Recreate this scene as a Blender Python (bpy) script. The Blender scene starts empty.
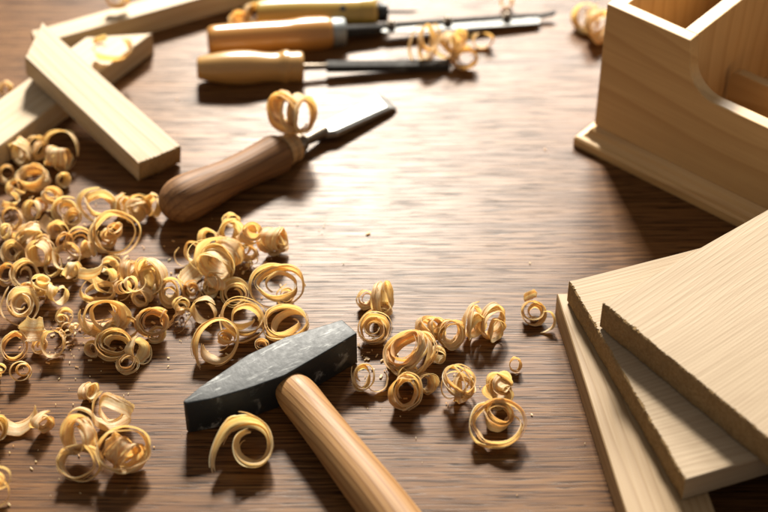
import bpy, bmesh, math, random
from mathutils import Vector, Matrix, Euler, noise
R = math.radians
PI = math.pi
sc = bpy.context.scene
col = sc.collection

# ------------------------------------------------------------------ camera
PITCH = R(42.0); DIST = 0.94; FPX = 1650.0
cam_loc = Vector((0, -DIST*math.cos(PITCH), DIST*math.sin(PITCH)))
cam_rot = Euler((PI/2-PITCH, 0, 0))
cd = bpy.data.cameras.new('camera'); cam = bpy.data.objects.new('camera', cd); col.objects.link(cam)
cam.location = cam_loc; cam.rotation_euler = cam_rot
cd.sensor_width = 36; cd.lens = 36*FPX/768; cd.clip_start = 0.01; cd.clip_end = 50
sc.camera = cam
CM = cam_rot.to_matrix(); CMI = CM.transposed()
def at(px, py, z=0.0):
    """point of the photograph -> point on the level plane z (everything here rests on the table)"""
    d = CM @ Vector(((px-384)/FPX, -(py-256)/FPX, -1))
    t = (z-cam_loc.z)/d.z
    return cam_loc + d*t
def proj(p):
    q = CMI @ (p-cam_loc)
    return (384 - FPX*q.x/q.z, 256 + FPX*q.y/q.z)
cd.dof.use_dof = True
cd.dof.focus_distance = -(CMI @ (at(390, 350, .008)-cam_loc)).z
cd.dof.aperture_fstop = 5.2

# ------------------------------------------------------------------ materials
class NT:
    def __init__(s, name):
        s.m = bpy.data.materials.new(name); s.m.use_nodes = True
        s.t = s.m.node_tree; s.n = s.t.nodes; s.l = s.t.links
        s.b = s.n['Principled BSDF']; s.out = s.n['Material Output']
    def node(s, typ, **kw):
        n = s.n.new(typ)
        for k, v in kw.items():
            if k in n.inputs: 
                n.inputs[k].default_value = v
            else: setattr(n, k, v)
        return n
    def link(s, a, b): s.l.new(a, b)
    def coords(s, kind='Object', scale=(1, 1, 1), loc=(0, 0, 0), rand=0.0):
        tc = s.n.new('ShaderNodeTexCoord'); mp = s.n.new('ShaderNodeMapping')
        mp.inputs['Scale'].default_value = scale; mp.inputs['Location'].default_value = loc
        s.link(tc.outputs[kind], mp.inputs['Vector'])
        if rand:
            oi = s.n.new('ShaderNodeObjectInfo'); mu = s.node('ShaderNodeVectorMath', operation='MULTIPLY_ADD')
            s.link(oi.outputs['Random'], mu.inputs[0]); mu.inputs[1].default_value = (rand, rand*1.7, rand*.6)
            s.link(mp.outputs[0], mu.inputs[2]); return mu.outputs[0]
        return mp.outputs[0]
    def noise(s, vec, scale=1, detail=4, rough=.55, dist=0.0):
        n = s.n.new('ShaderNodeTexNoise'); n.inputs['Scale'].default_value = scale
        n.inputs['Detail'].default_value = detail; n.inputs['Roughness'].default_value = rough
        n.inputs['Distortion'].default_value = dist
        s.link(vec, n.inputs['Vector']); return n.outputs['Fac']
    def ramp(s, fac, stops, interp='LINEAR'):
        r = s.n.new('ShaderNodeValToRGB'); r.color_ramp.interpolation = interp
        e = r.color_ramp.elements
        while len(e) < len(stops): e.new(.5)
        for q, (p, c) in zip(e, stops):
            q.position = p; q.color = (c, c, c, 1) if isinstance(c, (int, float)) else (*c, 1)
        s.link(fac, r.inputs[0]); return r.outputs[0]
    def math(s, op, a, b=None, clamp=False):
        n = s.n.new('ShaderNodeMath'); n.operation = op; n.use_clamp = clamp
        for i, v in enumerate((a, b)):
            if v is None: continue
            if isinstance(v, (int, float)): n.inputs[i].default_value = v
            else: s.link(v, n.inputs[i])
        return n.outputs[0]
    def mix(s, fac, a, b, blend='MIX'):
        n = s.n.new('ShaderNodeMix'); n.data_type = 'RGBA'; n.blend_type = blend
        for i, v in ((0, fac), (6, a), (7, b)):
            if isinstance(v, (int, float)): n.inputs[i].default_value = v
            elif isinstance(v, tuple): n.inputs[i].default_value = (*v, 1)
            else: s.link(v, n.inputs[i])
        return n.outputs[2]
    def bump(s, h, strength=.5, dist=.001, prev=None):
        n = s.n.new('ShaderNodeBump'); n.inputs['Strength'].default_value = strength
        n.inputs['Distance'].default_value = dist; s.link(h, n.inputs['Height'])
        if prev is not None: s.link(prev, n.inputs['Normal'])
        return n.outputs[0]

def wood(name, light, mid, dark, ring=55, along=3.5, rough=.55, bump=.3, spec=.35, knots=0.0, fibre=1.0, rings_c=.6, coat=0.0, warp_amt=.055):
    """sawn or turned softwood, grain along local X, ring figure from a warped distance to the log's heart"""
    g = NT(name)
    v = g.coords('Object', (along, 1, 1), rand=.9)
    warp = g.n.new('ShaderNodeTexNoise'); warp.inputs['Scale'].default_value = 7; warp.inputs['Detail'].default_value = 2
    v0 = g.coords('Object', (.35, 1, 1), rand=.7); g.link(v0, warp.inputs['Vector'])
    off = g.node('ShaderNodeVectorMath', operation='MULTIPLY_ADD'); g.link(warp.outputs['Color'], off.inputs[0])
    off.inputs[1].default_value = (.0, warp_amt, warp_amt)
    vb = g.coords('Object', (.12, 1, 1), (0, .11, .07)); g.link(vb, off.inputs[2])
    wv = g.node('ShaderNodeTexWave', wave_type='RINGS', rings_direction='X', wave_profile='SAW'); wv.inputs['Scale'].default_value = ring
    wv.inputs['Distortion'].default_value = .6; wv.inputs['Detail'].default_value = 2; wv.inputs['Detail Scale'].default_value = .8
    g.link(off.outputs[0], wv.inputs['Vector'])
    rg = g.ramp(wv.outputs['Fac'], [(0, 0.0), (.62, .25), (.9, 1.0), (1, .15)])
    c = g.mix(g.math('MULTIPLY', rg, rings_c), light, mid)
    fv = g.coords('Object', (14, 420, 420), rand=3)
    fib = g.noise(fv, 1, 3, .6)
    fr = g.ramp(fib, [(.35, 0.0), (.72, 1.0)])
    c = g.mix(g.math('MULTIPLY', fr, .38*fibre), c, dark)
    bl = g.noise(g.coords('Object', (9, 22, 22), rand=2), 1, 3)
    c = g.mix(g.math('MULTIPLY', g.ramp(bl, [(.35, 0.0), (.75, 1.0)]), .35), c, mid)
    if knots:
        vo = g.n.new('ShaderNodeTexVoronoi'); vo.inputs['Scale'].default_value = 1
        g.link(g.coords('Object', (11, 26, 26), (.3, .1, .2), rand=1.3), vo.inputs['Vector'])
        kn = g.ramp(vo.outputs['Distance'], [(0.0, 1.0), (.08, .7), (.14, 0.0)])
        c = g.mix(g.math('MULTIPLY', kn, knots), c, dark)
    g.link(c, g.b.inputs['Base Color'])
    g.b.inputs['Roughness'].default_value = rough; g.b.inputs['Specular IOR Level'].default_value = spec
    g.b.inputs['Coat Weight'].default_value = coat; g.b.inputs['Coat Roughness'].default_value = .25
    h = g.math('ADD', g.math('MULTIPLY', fib, .8), g.math('MULTIPLY', rg, .25))
    g.link(g.bump(h, bump, .0006), g.b.inputs['Normal'])
    return g.m

M = {}
M['pine'] = wood('pine_wood', (.60, .44, .26), (.47, .30, .14), (.36, .22, .10), ring=46, knots=.5, bump=.35)
M['pale_board'] = wood('pale_sawn_wood', (.41, .315, .21), (.29, .205, .12), (.24, .16, .09), ring=175, rough=.7, bump=.4, fibre=1.2, rings_c=.55, knots=.35)
M['strip'] = wood('strip_pine_wood', (.36, .25, .135), (.24, .145, .062), (.3, .19, .09), ring=75, bump=.3, rings_c=.8)
M['box'] = wood('box_pine_wood', (.60, .395, .18), (.40, .225, .085), (.38, .21, .08), ring=22, rough=.42, bump=.12, fibre=.8, rings_c=.6, spec=.4, warp_amt=.11)
M['stick'] = wood('stick_pine_wood', (.49, .39, .26), (.36, .25, .135), (.36, .23, .11), ring=60, knots=.7, bump=.4)
M['hammer_wood'] = wood('hammer_handle_wood', (.42, .235, .09), (.23, .105, .032), (.17, .075, .025), ring=95, rough=.58, bump=.5, rings_c=1.0, coat=.05, fibre=1.5, spec=.3)
M['chisel_wood'] = wood('old_handle_wood', (.24, .12, .048), (.13, .058, .022), (.04, .018, .008), ring=70, rough=.58, bump=.6, fibre=1.5, rings_c=.9, coat=.0, spec=.25)
M['collar_wood'] = wood('collar_wood', (.5, .33, .16), (.36, .21, .09), (.2, .11, .05), ring=90, rough=.4)
M['yellow_wood'] = wood('yellow_varnished_wood', (.41, .235, .075), (.33, .175, .05), (.24, .12, .035), ring=50, rough=.3, bump=.06, fibre=.5, rings_c=.6, coat=.5)
M['orange_wood'] = wood('orange_varnished_wood', (.41, .195, .045), (.32, .14, .03), (.33, .13, .025), ring=50, rough=.25, bump=.05, fibre=.4, rings_c=.5, coat=.6)
M['olive_wood'] = wood('olive_varnished_wood', (.40, .26, .05), (.31, .19, .035), (.2, .12, .02), ring=50, rough=.28, bump=.05, fibre=.4, rings_c=.5, coat=.6)

def end_grain(name, a, b, d):
    g = NT(name)
    v = g.coords('Object', (1, 1, 1), rand=1)
    n1 = g.noise(v, 650, 5, .75); n2 = g.noise(v, 160, 3, .6)
    c = g.mix(g.ramp(n1, [(.38, 0.0), (.62, 1.0)]), a, b)
    c = g.mix(g.ramp(n2, [(.4, 0.0), (.8, .5)]), c, d)
    g.link(c, g.b.inputs['Base Color']); g.b.inputs['Roughness'].default_value = .9
    g.b.inputs['Specular IOR Level'].default_value = .1
    g.link(g.bump(g.math('ADD', n1, n2), 1.0, .0022), g.b.inputs['Normal'])
    return g.m
M['end'] = end_grain('rough_sawn_end', (.50, .34, .165), (.36, .225, .10), (.28, .165, .065))
M['end_pale'] = end_grain('pale_end_grain', (.5, .36, .19), (.36, .23, .1), (.28, .16, .06))

def table_mat():
    g = NT('weathered_walnut_tabletop')
    tc = g.n.new('ShaderNodeTexCoord')
    w = g.n.new('ShaderNodeTexNoise'); w.inputs['Scale'].default_value = 1; w.inputs['Detail'].default_value = 3
    mp = g.n.new('ShaderNodeMapping'); mp.inputs['Scale'].default_value = (1.6, 5, 1); g.link(tc.outputs['Object'], mp.inputs['Vector']); g.link(mp.outputs[0], w.inputs['Vector'])
    ma = g.node('ShaderNodeVectorMath', operation='MULTIPLY_ADD'); g.link(w.outputs['Color'], ma.inputs[0]); ma.inputs[1].default_value = (.0, .02, 0)
    g.link(tc.outputs['Object'], ma.inputs[2])
    base = ma.outputs[0]
    def lay(sx, sy, det=4, rough=.6, loc=(0, 0, 0), scale=1):
        m = g.n.new('ShaderNodeMapping'); m.inputs['Scale'].default_value = (sx, sy, 1); m.inputs['Location'].default_value = loc
        g.link(base, m.inputs['Vector']); return g.noise(m.outputs[0], scale, det, rough)
    broad = lay(.7, 24, 4, .6)
    med = lay(2.4, 150, 4, .62, (3, 7, 0))
    fine = lay(20, 900, 3, .6, (9, 1, 0))
    pore = lay(38, 1000, 2, .5, (1, 5, 0))
    long_ = lay(6, 600, 3, .6, (2, 2, 0))
    c = g.mix(g.ramp(broad, [(.3, 0.0), (.7, 1.0)]), (.18, .079, .026), (.085, .035, .011))
    c = g.mix(g.ramp(med, [(.40, 0.0), (.70, .45)]), c, (.065, .027, .012))
    c = g.mix(g.ramp(long_, [(.45, 0.0), (.66, .5)]), c, (.27, .138, .050))
    c = g.mix(g.ramp(fine, [(.48, 0.0), (.62, .85)]), c, (.036, .015, .007))
    pr = g.ramp(pore, [(.57, 0.0), (.63, 1.0)])
    c = g.mix(g.math('MULTIPLY', pr, .85), c, (.022, .010, .005))
    g.link(c, g.b.inputs['Base Color'])
    sm = g.noise(g.coords('Object', (5, 7, 1)), 1, 4, .6)
    rr = g.math('ADD', g.math('MULTIPLY', sm, .16), g.math('MULTIPLY', fine, .16))
    g.link(g.math('ADD', rr, .21), g.b.inputs['Roughness'])
    wear = g.noise(g.coords('Object', (3, 5, 1), (4, 2, 0)), 1, 4, .6)
    sp = g.math('MULTIPLY', g.math('ADD', g.math('MULTIPLY', g.math('SUBTRACT', 1.0, g.ramp(fine, [(.40, 0.0), (.70, .7)])), .09), g.math('MULTIPLY', g.math('SUBTRACT', 1.0, g.math('MULTIPLY', pr, .7)), .06)), g.math('ADD', g.math('MULTIPLY', wear, .8), .55))
    g.link(sp, g.b.inputs['Specular IOR Level'])
    h = g.math('SUBTRACT', g.math('ADD', g.math('MULTIPLY', fine, .8), g.math('MULTIPLY', long_, .25)), g.math('MULTIPLY', pr, .5))
    h2 = g.math('ADD', h, g.math('MULTIPLY', med, .06))
    g.link(g.bump(h2, .2, .0003), g.b.inputs['Normal'])
    return g.m
M['table'] = table_mat()

def shaving_mat():
    g = NT('wood_shaving')
    uv = g.n.new('ShaderNodeUVMap')
    oi = g.n.new('ShaderNodeObjectInfo')
    mu = g.node('ShaderNodeVectorMath', operation='MULTIPLY'); g.link(uv.outputs[0], mu.inputs[0]); mu.inputs[1].default_value = (9, 1, 1)
    ad = g.node('ShaderNodeVectorMath', operation='MULTIPLY_ADD'); g.link(oi.outputs['Random'], ad.inputs[0]); ad.inputs[1].default_value = (41, 17, 5); g.link(mu.outputs[0], ad.inputs[2])
    m1 = g.n.new('ShaderNodeMapping'); m1.inputs['Scale'].default_value = (.5, 1250, 1); g.link(ad.outputs[0], m1.inputs['Vector'])
    m2 = g.n.new('ShaderNodeMapping'); m2.inputs['Scale'].default_value = (4, 2600, 1); g.link(ad.outputs[0], m2.inputs['Vector'])
    n1 = g.noise(m1.outputs[0], 1, 2, .5); n2 = g.noise(m2.outputs[0], 1, 3, .6)
    m3 = g.n.new('ShaderNodeMapping'); m3.inputs['Scale'].default_value = (28, 90, 1); g.link(ad.outputs[0], m3.inputs['Vector'])
    n3 = g.noise(m3.outputs[0], 1, 3, .6)
    pal = g.mix(oi.outputs['Random'], (.97, .91, .73), (.96, .88, .65))
    st = g.mix(oi.outputs['Random'], (.90, .70, .43), (.88, .65, .38))
    c = g.mix(g.ramp(n1, [(.47, 0.0), (.56, 1.0)]), pal, st)
    c = g.mix(g.ramp(n2, [(.5, 0.0), (.7, .5)]), c, (.80, .56, .28))
    c = g.mix(g.ramp(n3, [(.5, 0.0), (.8, .4)]), c, (.86, .72, .5))
    g.link(c, g.b.inputs['Base Color']); g.b.inputs['Roughness'].default_value = .42
    g.b.inputs['Specular IOR Level'].default_value = .5
    bp = g.bump(g.math('ADD', g.math('ADD', n2, n1), g.math('MULTIPLY', n3, .7)), .7, .0004)
    g.link(bp, g.b.inputs['Normal'])
    tr = g.n.new('ShaderNodeBsdfTranslucent'); g.link(g.mix(1.0, c, (1.0, .95, .78), 'MULTIPLY'), tr.inputs[0]); g.link(bp, tr.inputs['Normal'])
    ms = g.n.new('ShaderNodeMixShader'); ms.inputs[0].default_value = .66
    g.link(g.b.outputs[0], ms.inputs[1]); g.link(tr.outputs[0], ms.inputs[2]); g.link(ms.outputs[0], g.out.inputs[0])
    return g.m
M['shaving'] = shaving_mat()

def metal(name, base, rough, scratch=0.0, scale=60, metallic=1.0, bump=.2, light=(.75, .75, .72)):
    g = NT(name)
    v = g.coords('Object', (1, 1, 1), rand=1)
    n1 = g.noise(v, scale, 5, .65); n2 = g.noise(v, scale*6, 4, .6)
    sv = g.noise(g.coords('Object', (60, 330, 60), rand=1), 1, 4, .7, .6)
    c = g.mix(g.ramp(n1, [(.35, 0.0), (.7, .6)]), base, tuple(x*.5 for x in base))
    sc_ = g.math('MULTIPLY', g.ramp(sv, [(.55, 0.0), (.63, 1.0)]), g.ramp(n1, [(.42, 0.0), (.6, 1.0)]))
    c = g.mix(g.math('MULTIPLY', sc_, scratch), c, light)
    g.link(c, g.b.inputs['Base Color']); g.b.inputs['Metallic'].default_value = metallic
    g.link(g.math('ADD', g.math('MULTIPLY', n2, .25), rough-.12), g.b.inputs['Roughness'])
    g.link(g.bump(g.math('ADD', n2, g.math('MULTIPLY', n1, .6)), bump, .0006), g.b.inputs['Normal'])
    return g.m
M['hammer_steel'] = metal('scratched_black_steel', (.022, .025, .027), .55, .55, 45, .15, .3, (.42, .43, .42))
M['hammer_steel'].node_tree.nodes['Principled BSDF'].inputs['Specular IOR Level'].default_value = .45
M['peened'] = metal('bare_worn_steel', (.42, .41, .38), .5, .3, 90)
M['blade'] = metal('ground_steel', (.26, .26, .25), .45, .2, 50, 1, .1)
M['saw_steel'] = metal('grey_saw_steel', (.12, .12, .115), .5, .2, 50, .5, .1)
M['dark_steel'] = metal('dark_steel', (.030, .027, .025), .75, .1, 80, .0, .4)
M['dark_steel'].node_tree.nodes['Principled BSDF'].inputs['Specular IOR Level'].default_value = .2
M['old_iron'] = metal('old_iron', (.16, .13, .10), .42, .4, 90, .9, .4)
M['grey_ferrule'] = metal('grey_ferrule', (.28, .30, .30), .5, .2, 70, .6, .15)
M['black'] = metal('black_plastic', (.015, .015, .016), .4, 0, 70, 0, .05)

# ------------------------------------------------------------------ object helpers
def tag(o, label=None, cat=None, group=None, kind=None):
    for k, v in (('label', label), ('category', cat), ('group', group), ('kind', kind)):
        if v: o[k] = v
    return o
def link(name, me, mat, parent=None):
    o = bpy.data.objects.new(name, me); col.objects.link(o)
    for m in (mat if isinstance(mat, (list, tuple)) else [mat]): me.materials.append(m)
    if parent: o.parent = parent
    return o
def empty(name, label, cat, loc, rot=None, group=None):
    o = bpy.data.objects.new(name, None); o.empty_display_size = .01; col.objects.link(o)
    o.location = loc
    if rot is not None: o.rotation_euler = rot
    return tag(o, label, cat, group)
def from_bm(name, bm, mat, parent=None, smooth=False, angle=None):
    me = bpy.data.meshes.new(name)
    bm.normal_update(); bm.to_mesh(me); bm.free()
    for p in me.polygons: p.use_smooth = smooth
    if smooth and angle: me.set_sharp_from_angle(angle=R(angle))
    return link(name, me, mat, parent)
def axis_frame(p0, p1, up=Vector((0, 0, 1))):
    """matrix with origin p0, local X towards p1"""
    x = (p1-p0).normalized(); y = up.cross(x).normalized(); z = x.cross(y)
    m = Matrix((x, y, z)).transposed().to_4x4(); m.translation = p0
    return m
def lathe_bm(prof, seg=40, oval=1.0, bend=0.0, bm=None, L=None):
    """profile [(x, r)] turned about local X; closed ends; oval squashes z"""
    bm = bm or bmesh.new(); rings = []
    L = L or prof[-1][0]
    for x, r in prof:
        zz = bend*math.sin(PI*x/L) if L else 0
        rings.append([bm.verts.new((x, r*math.cos(2*PI*i/seg), zz+r*oval*math.sin(2*PI*i/seg))) for i in range(seg)])
    for a, b in zip(rings, rings[1:]):
        for i in range(seg):
            j = (i+1) % seg; bm.faces.new((a[i], a[j], b[j], b[i]))
    bm.faces.new(rings[0]); bm.faces.new(rings[-1][::-1])
    bmesh.ops.recalc_face_normals(bm, faces=bm.faces)
    return bm
def smooth_prof(pts, n=60):
    """Catmull-Rom through (x, r) control points"""
    out = []
    P = [pts[0]]+pts+[pts[-1]]
    m = max(2, n//(len(pts)-1))
    for i in range(1, len(P)-2):
        for k in range(m):
            t = k/m; a, b, c, d = P[i-1], P[i], P[i+1], P[i+2]
            out.append(tuple(.5*((2*b[j])+(-a[j]+c[j])*t+(2*a[j]-5*b[j]+4*c[j]-d[j])*t*t+(-a[j]+3*b[j]-3*c[j]+d[j])*t**3) for j in (0, 1)))
    out.append(pts[-1])
    return [(x, max(r, 1e-5)) for x, r in out]
def box_bm(x0, x1, y0, y1, z0, z1, bev=0.0, bm=None):
    bm = bm or bmesh.new()
    vs = [bm.verts.new((x, y, z)) for x in (x0, x1) for y in (y0, y1) for z in (z0, z1)]
    for f in ((0, 1, 3, 2), (4, 6, 7, 5), (0, 4, 5, 1), (2, 3, 7, 6), (0, 2, 6, 4), (1, 5, 7, 3)):
        bm.faces.new([vs[i] for i in f])
    bmesh.ops.recalc_face_normals(bm, faces=bm.faces)
    if bev:
        bmesh.ops.bevel(bm, geom=list(bm.edges), offset=bev, segments=2, affect='EDGES', profile=.6)
    return bm
def extrude_bm(poly, y0, y1, bev=0.0):
    """polygon in local XZ extruded along Y"""
    bm = bmesh.new()
    a = [bm.verts.new((x, y0, z)) for x, z in poly]; b = [bm.verts.new((x, y1, z)) for x, z in poly]
    n = len(poly)
    bm.faces.new(a); bm.faces.new(b[::-1])
    for i in range(n):
        j = (i+1) % n; bm.faces.new((a[j], a[i], b[i], b[j]))
    bmesh.ops.recalc_face_normals(bm, faces=bm.faces)
    if bev:
        ed = [e for e in bm.edges if len(e.link_faces) == 2 and e.calc_face_angle(0) > R(35)]
        bmesh.ops.bevel(bm, geom=ed, offset=bev, segments=2, affect='EDGES', profile=.6)
    return bm

def board(name, top, thick, mat, grain, label, cat, rough_sides=(), jag=.0006, group=None, seed=1, end_mats=None, zoff=None):
    """a sawn board: top = 4 world corners in order (any tilt); rough_sides = indices of sides with torn sawn faces"""
    rnd = random.Random(seed)
    c = sum(top, Vector())/4
    nrm = (top[1]-top[0]).cross(top[3]-top[0]).normalized()
    if nrm.z < 0: nrm = -nrm
    X = (grain - nrm*grain.dot(nrm)).normalized(); Y = nrm.cross(X)
    Mx = Matrix((X, Y, nrm)).transposed().to_4x4(); Mx.translation = c - nrm*thick
    inv = Mx.inverted()
    L = [inv @ p for p in top]
    for p in L: p.z = thick
    if (L[1]-L[0]).cross(L[2]-L[1]).z < 0: raise Exception('order '+name)
    bm = bmesh.new(); per = []   # perimeter columns
    rows = 7
    for s in range(4):
        a, b = L[s], L[(s+1) % 4]; rg = s in rough_sides
        n = max(2, int((b-a).length/(.0006 if rg else .004)))
        d = (b-a).normalized(); out = Vector((d.y, -d.x, 0))
        for k in range(n):
            p = a.lerp(b, k/n); colm = []
            for r in range(rows):
                z = thick*(1-r/(rows-1))
                e = 0; dz = 0
                edge = 1 if r in (0, rows-1) else 0
                if rg and 0 < k:
                    e = (noise.noise(Vector((p.x*700, p.y*700, z*500+seed)))*jag + noise.noise(Vector((p.x*120, p.y*120, z*60+seed)))*jag*1.1)
                    if edge and rnd.random() < .04: e += jag*rnd.uniform(.4, 2.0)
                    if edge and rnd.random() < .30: e -= jag*rnd.random()**2*2.2
                else:
                    e = noise.noise(Vector((p.x*60, p.y*60, seed)))*.00012
                if edge: e -= .0005; 
                q = p + out*e
                if edge: q += (Vector((0, 0, 0))-Vector((p.x, p.y, 0))).normalized()*.0001
                colm.append(bm.verts.new((q.x, q.y, z if not edge else (z-.0000 if r == 0 else z))))
            # soften: second row close to the edge
            colm[1].co.z = thick-.0007; colm[-2].co.z = .0007
            per.append((colm, s))
    N = len(per)
    for i in range(N):
        (a, s), (b, _) = per[i], per[(i+1) % N]
        for r in range(rows-1):
            f = bm.faces.new((a[r], a[r+1], b[r+1], b[r]))
            f.material_index = 1 if s in rough_sides else (2 if end_mats and s in end_mats else 0)
            f.smooth = (s in rough_sides) and 0 < r < rows-2
    bm.faces.new([p[0][0] for p in per]); bm.faces.new([p[0][-1] for p in per][::-1])
    bmesh.ops.recalc_face_normals(bm, faces=bm.faces)
    me = bpy.data.meshes.new(name); bm.to_mesh(me); bm.free()
    o = link(name, me, [mat, M['end'], M['end_pale']]); o.matrix_world = Mx
    return tag(o, label, cat, group)

# ------------------------------------------------------------------ the table
bm = box_bm(-1.3, 1.3, -.75, 1.25, -.03, 0, .002)
t = from_bm('table', bm, M['table']); tag(t, kind='structure')

# ------------------------------------------------------------------ shavings
def spiral(n=1.6, q=.5, w=.35, d=0.0, wob=.05, a0=0, hand=1, p=1.0, tail=0.0, lean=0.0, taper=.12, seed=1, th=.03, cone=0.0, prec=.12, axis=1, flip=0):
    """one curled ribbon about local Z, outer radius 1: turns, inner/outer ratio, ribbon width, rise per turn, unrolled tail"""
    S = seed*7.31; rows = []
    steps = int(46*n)+int(14*tail)+8
    tot = 2*PI*n
    for i in range(steps+1):
        u = i/steps
        ph = (u*(tot+tail)) - tail
        if ph < 0: r = 1 + (-ph)**1.6*.35
        else: r = 1 - (1-q)*(ph/tot)**p
        r *= 1 + (.05+wob)*2.8*noise.noise(Vector((ph*.42, S, 0))) + .10*noise.noise(Vector((ph*1.15, S, 5)))
        th_ = a0 + hand*ph
        c = Vector((r*math.cos(th_), r*math.sin(th_)*(1+wob*(.6*math.sin(S*9.1)-.5)*2.2), d*(max(ph, -1)/(2*PI)) + wob*1.2*noise.noise(Vector((ph*.33, 5, S)))))
        rad = Vector((math.cos(th_), math.sin(th_), 0))
        ln = lean + cone + (wob+.05)*4*noise.noise(Vector((ph*.3, S, 9)))
        W = (Vector((0, 0, 1))*math.cos(ln) + rad*math.sin(ln))
        if prec:
            Q = Euler((prec*2.2*noise.noise(Vector((ph*.21, S, 3.3))), prec*2.2*noise.noise(Vector((ph*.21, 7.7, S))), 0)).to_matrix()
            c = Q @ c; W = Q @ W
        rows.append([c, W, w*(1+.35*noise.noise(Vector((ph*.25, 4, S))))])
    return rows, taper, th
def tangle(n=3.0, w=.35, axis=1.0, wob=.2, seed=1, th=.03, taper=.15, q=.5, flip=0.0, **k):
    """a ribbon whose curl axis keeps turning, so that it bundles up"""
    S = seed*3.77; T = Vector((1, 0, 0)); W = Vector((0, 0, 1)); P = Vector((0, 0, 0)); rows = []
    steps = int(44*n); ds = 2*PI*n/steps
    for i in range(steps+1):
        u = i/steps
        kap = 1/(1-(1-q)*(.5-.5*math.cos(u*PI*2*(.6+.4*noise.noise(Vector((S, 1, 4)))+.6))))
        if flip: kap *= 1 if math.sin(u*2*PI*n*flip+S) > -.25 else -.8
        kap *= 1+.5*noise.noise(Vector((u*n*1.3, S, 2)))
        rows.append([P.copy(), W.copy(), w*(1+.25*noise.noise(Vector((u*n, 8, S))))])
        N = W.cross(T).normalized()
        T = (T + N*kap*ds).normalized()
        rt = axis*noise.noise(Vector((u*n*.8, S, 6)))*1.6 + axis*.25
        W = (W - T*W.dot(T)).normalized()
        W = (W + T.cross(W)*rt*ds*.55 + N*axis*.25*noise.noise(Vector((u*n*.7, 3, S)))*ds).normalized()
        W = (W - T*W.dot(T)).normalized()
        P = P + T*ds + W*ds*.04*axis
    return rows, taper, th
def flake(n=.25, w=.9, seed=1, th=.03, **k):
    S = seed; rows = []
    for i in range(25):
        u = i/24; a = (u-.5)*2*PI*n
        rows.append([Vector((math.sin(a), u*.1, 1-math.cos(a))), Vector((0, 1, .18*math.sin(u*7+S))).normalized(), w])
    return rows, .06, th
GEN = {'S': spiral, 'T': tangle, 'F': flake}

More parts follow.
